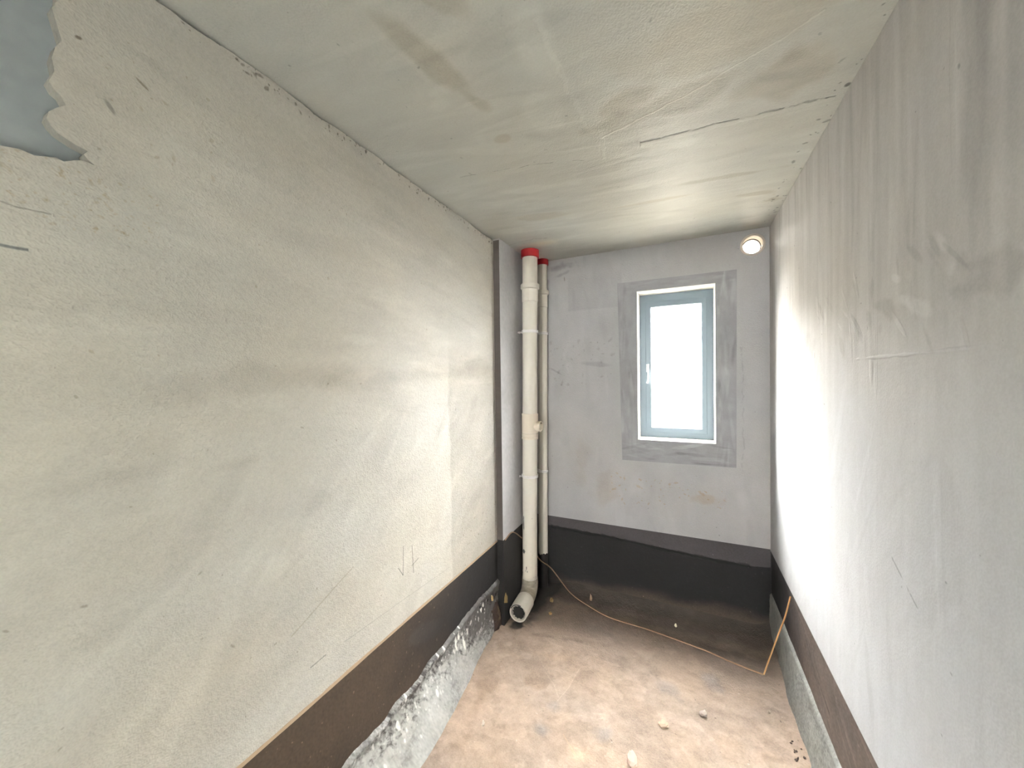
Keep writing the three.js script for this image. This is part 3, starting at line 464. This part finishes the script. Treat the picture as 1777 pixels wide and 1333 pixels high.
{
  const R = 0.055, Y1 = YC - 0.0, t = group('drain_pipe', [-1.045, 0, -2.495]); t.rotation.z = -0.0135;
  tag(t, 'thicker cream plastic drain pipe, front of the two, with an open elbow at the floor', 'pipe', undefined);
  // pipe with dirty foot
  const s = new Surface(0, 0, 0.36, 2.6, 500);
  s.each((k, u, v) => { const a = fbm(u * 14, v * 14, 4), d = smooth(0.24, 0.13, v + 0.03 * a); s.tone[k] = -0.5 * d + 0.3 * d * fbm(u * 40, v * 40, 4) + 0.02 * a - 0.1 * smooth(2.44, 2.52, v) * smooth(0, 0.3, fbm(u * 60, v * 4, 3)); s.warm[k] = 0.2 * smooth(0.7, 0.2, v) - 0.1 * d + 0.03 * a; });
  const ang = (u) => u * 0.36;
  for (const [u, v, a, b] of [[0.188, 0.62, 0.005, 0.06], [0.19, 0.58, 0.004, 0.03], [0.187, 0.395, 0.018, 0.016], [0.1735, 0.3, 0.006, 0.09], [0.217, 0.275, 0.0035, 0.02], [0.209, 0.258, 0.003, 0.012], [0.224, 0.255, 0.003, 0.009]]) s.smear(u, v, a, b, 0, { soot: 0.95, edge: 0.6, rag: 0.5, grain: 60 });
  s.smear(0.261, 0.645, 0.005, 0.004, 0, { tone: -0.5, edge: 0.4 });
  s.specks(3, 40, [0.1, 0.1, 0.34, 0.45], 0.003, { tone: -0.35, warm: 0.4 });
  const mp = s.material([0.80, 0.755, 0.665], { rough: 0.42, bump: false, coat: [0.02, 0.018, 0.018] });
  const upright = tube(R, 0.1, Y1 - 0.004);
  { const uv = upright.attributes.uv; for (let i = 0; i < uv.count; i++) uv.setY(i, upright.attributes.position.getY(i) / 2.6); }
  upright.rotateY(2.4);
  mesh('pipe', upright, mp, t);
  const [b1, r1] = socket(R, 2.215, 2.345, 0.034), sk = mesh('socket', b1, PVC, t); mesh('ribbed_ring', r1, PVC, sk);
  mesh('fire_collar', lathe([[R, 2.535], [R + 0.009, 2.535], [R + 0.0105, 2.537], [R + 0.0105, YC - 0.002], [R, YC - 0.002]]), RED, t).userData.label = 'red fire-stop collar under the ceiling';
  // cleaning tee with a short side port
  const tee = mesh('tee', mergeGeometries([lathe([[R, 1.262], [R + 0.0045, 1.263], [R + 0.0045, 1.39], [R + 0.006, 1.394], [R + 0.006, 1.402], [R, 1.404]]), lathe([[R, 1.216], [R + 0.006, 1.217], [R + 0.006, 1.228], [R + 0.0035, 1.231], [R + 0.0035, 1.234], [R + 0.006, 1.237], [R + 0.0055, 1.258], [R, 1.26]])]), PVC2, t);
  const PA = 0.1, port = lathe([[0.028, 0], [0.0335, 0.0], [0.034, 0.068], [0.038, 0.072], [0.038, 0.088], [0.0365, 0.09], [0.031, 0.09], [0.030, 0.084], [0.030, 0.03]], 40).rotateZ(-Math.PI / 2).rotateY(-PA).translate(0, 1.312, 0);
  mesh('side_port', port, PVC2, tee);
  const plug = new THREE.SphereGeometry(0.0295, 28, 12, 0, Math.PI * 2, 0, Math.PI / 2).scale(1, 0.35, 1).rotateZ(-Math.PI / 2).translate(0.066, 0, 0).rotateY(-PA).translate(0, 1.312, 0);
  mesh('port_cap', plug, PVC, tee);
  for (const y of [2.0, 0.945]) mesh('pipe_clip', clip(R, y, [0.03, 0.035]), CLIP, t);
  // elbow at the foot, its open mouth pointing into the room
  const curve = new THREE.CurvePath(); curve.add(new THREE.LineCurve3(new THREE.Vector3(0, 0.19, 0), new THREE.Vector3(0, 0.15, 0)));
  curve.add(new THREE.QuadraticBezierCurve3(new THREE.Vector3(0, 0.15, 0), new THREE.Vector3(0, 0.076, 0.004), new THREE.Vector3(0.006, 0.072, 0.11)));
  const es = new Surface(0, 0, 0.3, 0.3, 700); es.each((k, u, v) => { const a = fbm(u * 30, v * 30, 5); es.tone[k] = 0.4 * a + 0.1 * vnoise(u * 300, v * 300); es.warm[k] = 0.3 * fbm(u * 20, v * 20 + 9, 3); }); es.specks(8, 40, [0, 0, 0.3, 0.3], 0.004, { tone: -0.5 });
  const el = new THREE.TubeGeometry(curve, 40, R + 0.004, 36);
  mesh('elbow', el, es.material([0.34, 0.30, 0.23], { rough: 0.8, bump: false }), t).userData.label = 'dirt-crusted elbow';
  const mouth = lathe([[0.051, 0], [0.056, 0], [0.0615, 0.006], [0.063, 0.01], [0.063, 0.03], [0.0605, 0.034], [0.0605, 0.052], [0.063, 0.055], [0.0635, 0.1], [0.0615, 0.16], [0.059, 0.162], [0.052, 0.1615], [0.0505, 0.158], [0.05, 0.02]], 48).rotateX(Math.PI / 2).rotateY(0.07).translate(0.006, 0.071, 0.094);
  mesh('open_mouth', mouth, mat(0xddd6c8, 0.5), t);
  // black lining that flaked at the rim
  const flake = []; { const q = rng(5); for (let i = 0; i < 46; i++) { const a = i / 46 * Math.PI * 2, r0 = 0.035 + 0.012 * q(); flake.push([Math.cos(a) * r0, Math.sin(a) * r0]); } }
  const fl = new THREE.ExtrudeGeometry(shapeOf(flake), { depth: 0.003, bevelEnabled: false }).translate(0, 0, 0.148).rotateY(0.07).translate(0.006, 0.071, 0.094);
  mesh('dried_coating', fl, mat(0x171412, 0.6), t).userData.label = 'dried black coating inside the mouth';
  const rim = new THREE.TorusGeometry(0.0565, 0.003, 8, 24, 1.5).rotateZ(1.2).translate(0, 0, 0.1615).rotateY(0.07).translate(0.006, 0.071, 0.094);
  mesh('dried_coating', rim, mat(0x171412, 0.6), t);
}
{
  const R = 0.0375, t = group('vent_pipe', [-1.028, 0, -2.735]); t.rotation.z = -0.0095;
  tag(t, 'thinner cream plastic pipe, rear of the two, its foot coated black', 'pipe');
  const edge = []; { const n = 48; for (let i = 0; i <= n; i++) edge.push(0.27 + 0.02 * fbm(i * 0.35, 2, 3) + (i > 34 && i < 40 ? 0.03 : 0)); edge[n] = edge[0]; }
  mesh('pipe', tube(R, 0.02, YC - 0.004), PVC, t);
  // black coating brushed up the foot, with an uneven upper edge
  const P = [], I = [], n = 48; for (let i = 0; i <= n; i++) { const a = i / n * Math.PI * 2; for (const [r, y] of [[R + 0.0015, 0.0], [R + 0.0015, edge[i] - 0.004], [R - 0.001, edge[i]]]) P.push(Math.sin(a) * r, y, Math.cos(a) * r); }
  for (let i = 0; i < n; i++) for (let j = 0; j < 2; j++) { const a = i * 3 + j; I.push(a, a + 3, a + 1, a + 3, a + 4, a + 1); }
  const g = new THREE.BufferGeometry(); g.setAttribute('position', new THREE.Float32BufferAttribute(P, 3)); g.setIndex(I); g.computeVertexNormals();
  mesh('black_coating', g, mat(0x1d1a1a, 0.5), t).userData.label = 'black coating on the foot of the pipe';
  const [b1, r1] = socket(R, 2.215, 2.348, 0.03), sk = mesh('socket', b1, PVC, t); mesh('ribbed_ring', r1, PVC, sk);
  mesh('fire_collar', lathe([[R, 2.547], [R + 0.008, 2.547], [R + 0.0095, 2.549], [R + 0.0095, YC - 0.002], [R, YC - 0.002]]), RED, t).userData.label = 'red fire-stop collar under the ceiling';
  for (const y of [2.012, 0.928]) mesh('pipe_clip', clip(R, y, [0.005, 0.028]), CLIP, t);
}

// long bent cane lying along the back wall
{
  const pts = [[-1.096, 0.575, -2.2], [-1.09, 0.592, -2.29], [-1.088, 0.5, -2.44], [-1.07, 0.36, -2.6], [-1.02, 0.25, -2.65], [-0.965, 0.16, -2.735], [-0.79, 0.024, -2.69], [-0.62, 0.012, -2.6], [-0.48, 0.009, -2.545], [-0.214, 0.009, -2.52], [0.112, 0.012, -2.458], [0.23, 0.04, -2.38], [0.368, 0.078, -2.293]].map((p) => new THREE.Vector3(...p));
  const up = [[0.372, 0.082, -2.29], [0.4, 0.19, -2.287], [0.43, 0.3, -2.285], [0.462, 0.42, -2.278], [0.482, 0.535, -2.266]].map((p) => new THREE.Vector3(...p));
  const c = group('bent_cane'); tag(c, 'long thin brown split cane lying along the back wall, bent up to the right wall', 'cane');
  const flat = (g, k) => g;
  mesh('lying_length', new THREE.TubeGeometry(new THREE.CatmullRomCurve3(pts, false, 'centripetal'), 160, 0.0043, 7), mat(0x93765c, 0.6), c);
  mesh('raised_length', new THREE.TubeGeometry(new THREE.CatmullRomCurve3(up), 40, 0.0038, 7), mat(0xb58a5c, 0.6), c).userData.label = 'pale raised end of the cane';
}

// chips of mortar lying about
function chip(name, label, category, [x, y, z], [a, b, c], hex, seed, turn = 0, grp) {
  const g0 = new THREE.DodecahedronGeometry(1, 1), p = g0.attributes.position, o = seed * 3.1;
  for (let i = 0; i < p.count; i++) { const v = new THREE.Vector3().fromBufferAttribute(p, i); v.multiplyScalar(1 + 0.75 * fbm(v.x * 1.5 + o, v.y * 1.7 + v.z * 1.5 - o, 3)); p.setXYZ(i, v.x, Math.max(-0.55, v.y), v.z); }
  const g = toCreasedNormals(g0, 0.5).scale(a, b, c).translate(0, b * 0.5, 0);
  const m = mesh(name, g, mat(hex, 0.85)); m.position.set(x, y, z); m.rotation.y = turn; return tag(m, label, category, grp);
}
chip('mortar_chip', 'largest pale peach mortar chip, lying in the foreground on the brown floor', 'chip', [-0.214, 0.001, -1.62], [0.019, 0.011, 0.034], 0xccb2a3, 1, 0.1);
chip('mortar_chip', 'small white lumpy mortar chip on the right of the floor', 'chip', [0.075, 0.001, -1.995], [0.017, 0.014, 0.013], 0xc2b6aa, 2, 0.4);
chip('mortar_chip', 'flat pale tan mortar flake near the middle of the floor', 'chip', [-0.097, 0.001, -1.863], [0.019, 0.008, 0.02], 0xbda690, 3, 0.8);
chip('mortar_chip', 'tiny white mortar chip alone on the left of the floor', 'chip', [-0.885, 0.001, -1.51], [0.007, 0.008, 0.013], 0xd8cdc0, 4, 0.3);
chip('mortar_chip', 'tiny grey pebble by the foot of the right wall', 'chip', [0.367, 0.001, -2.141], [0.007, 0.007, 0.008], 0xa89a8c, 5, 0.3);
chip('mortar_chip', 'tiny whitish crumb in the shade before the black back wall', 'chip', [-0.06, 0.012, -2.62], [0.008, 0.012, 0.007], 0xd8d0b8, 6, 0.2);
chip('mortar_chip', 'tan wedge of mortar resting at the foot of the black back wall', 'chip', [-0.63, 0.02, -2.67], [0.008, 0.03, 0.008], 0x9a8068, 7, 0.5);
chip('mortar_chip', 'yellowish crumb right of the open pipe mouth', 'chip', [-0.86, 0.004, -2.42], [0.012, 0.008, 0.012], 0xa98c5e, 8, 0.5);
chip('mortar_chip', 'small tan crumb behind the open pipe elbow', 'chip', [-0.9, 0.004, -2.56], [0.013, 0.02, 0.012], 0x8a7350, 9, 0.5);
chip('mortar_chip', 'yellow splinter stuck on the left footing by the pilaster', 'chip', [-1.125, 0.235, -2.06], [0.007, 0.02, 0.009], 0xc9ad7c, 10, 0.5);
chip('mortar_chip', 'long tan flake on the foot of the pilaster beside the elbow', 'chip', [-1.092, 0.16, -2.19], [0.01, 0.04, 0.013], 0x9c8559, 11, 0.3);
{ // dark crumbs by the right footing
  const r = rng(14);
  for (let i = 0; i < 9; i++) chip('dark_crumb', 'tiny dark crumb in the loose scatter on the floor by the pale right footing', 'crumb', [0.44 + (r() - 0.5) * 0.05, 0.001, -1.955 + (r() - 0.5) * 0.13], [0.0025 + r() * 0.004, 0.003, 0.0025 + r() * 0.004], 0x4a3d36, 30 + i, r() * 3, 'dark crumbs by the right wall');
}

renderer.render(scene, camera);
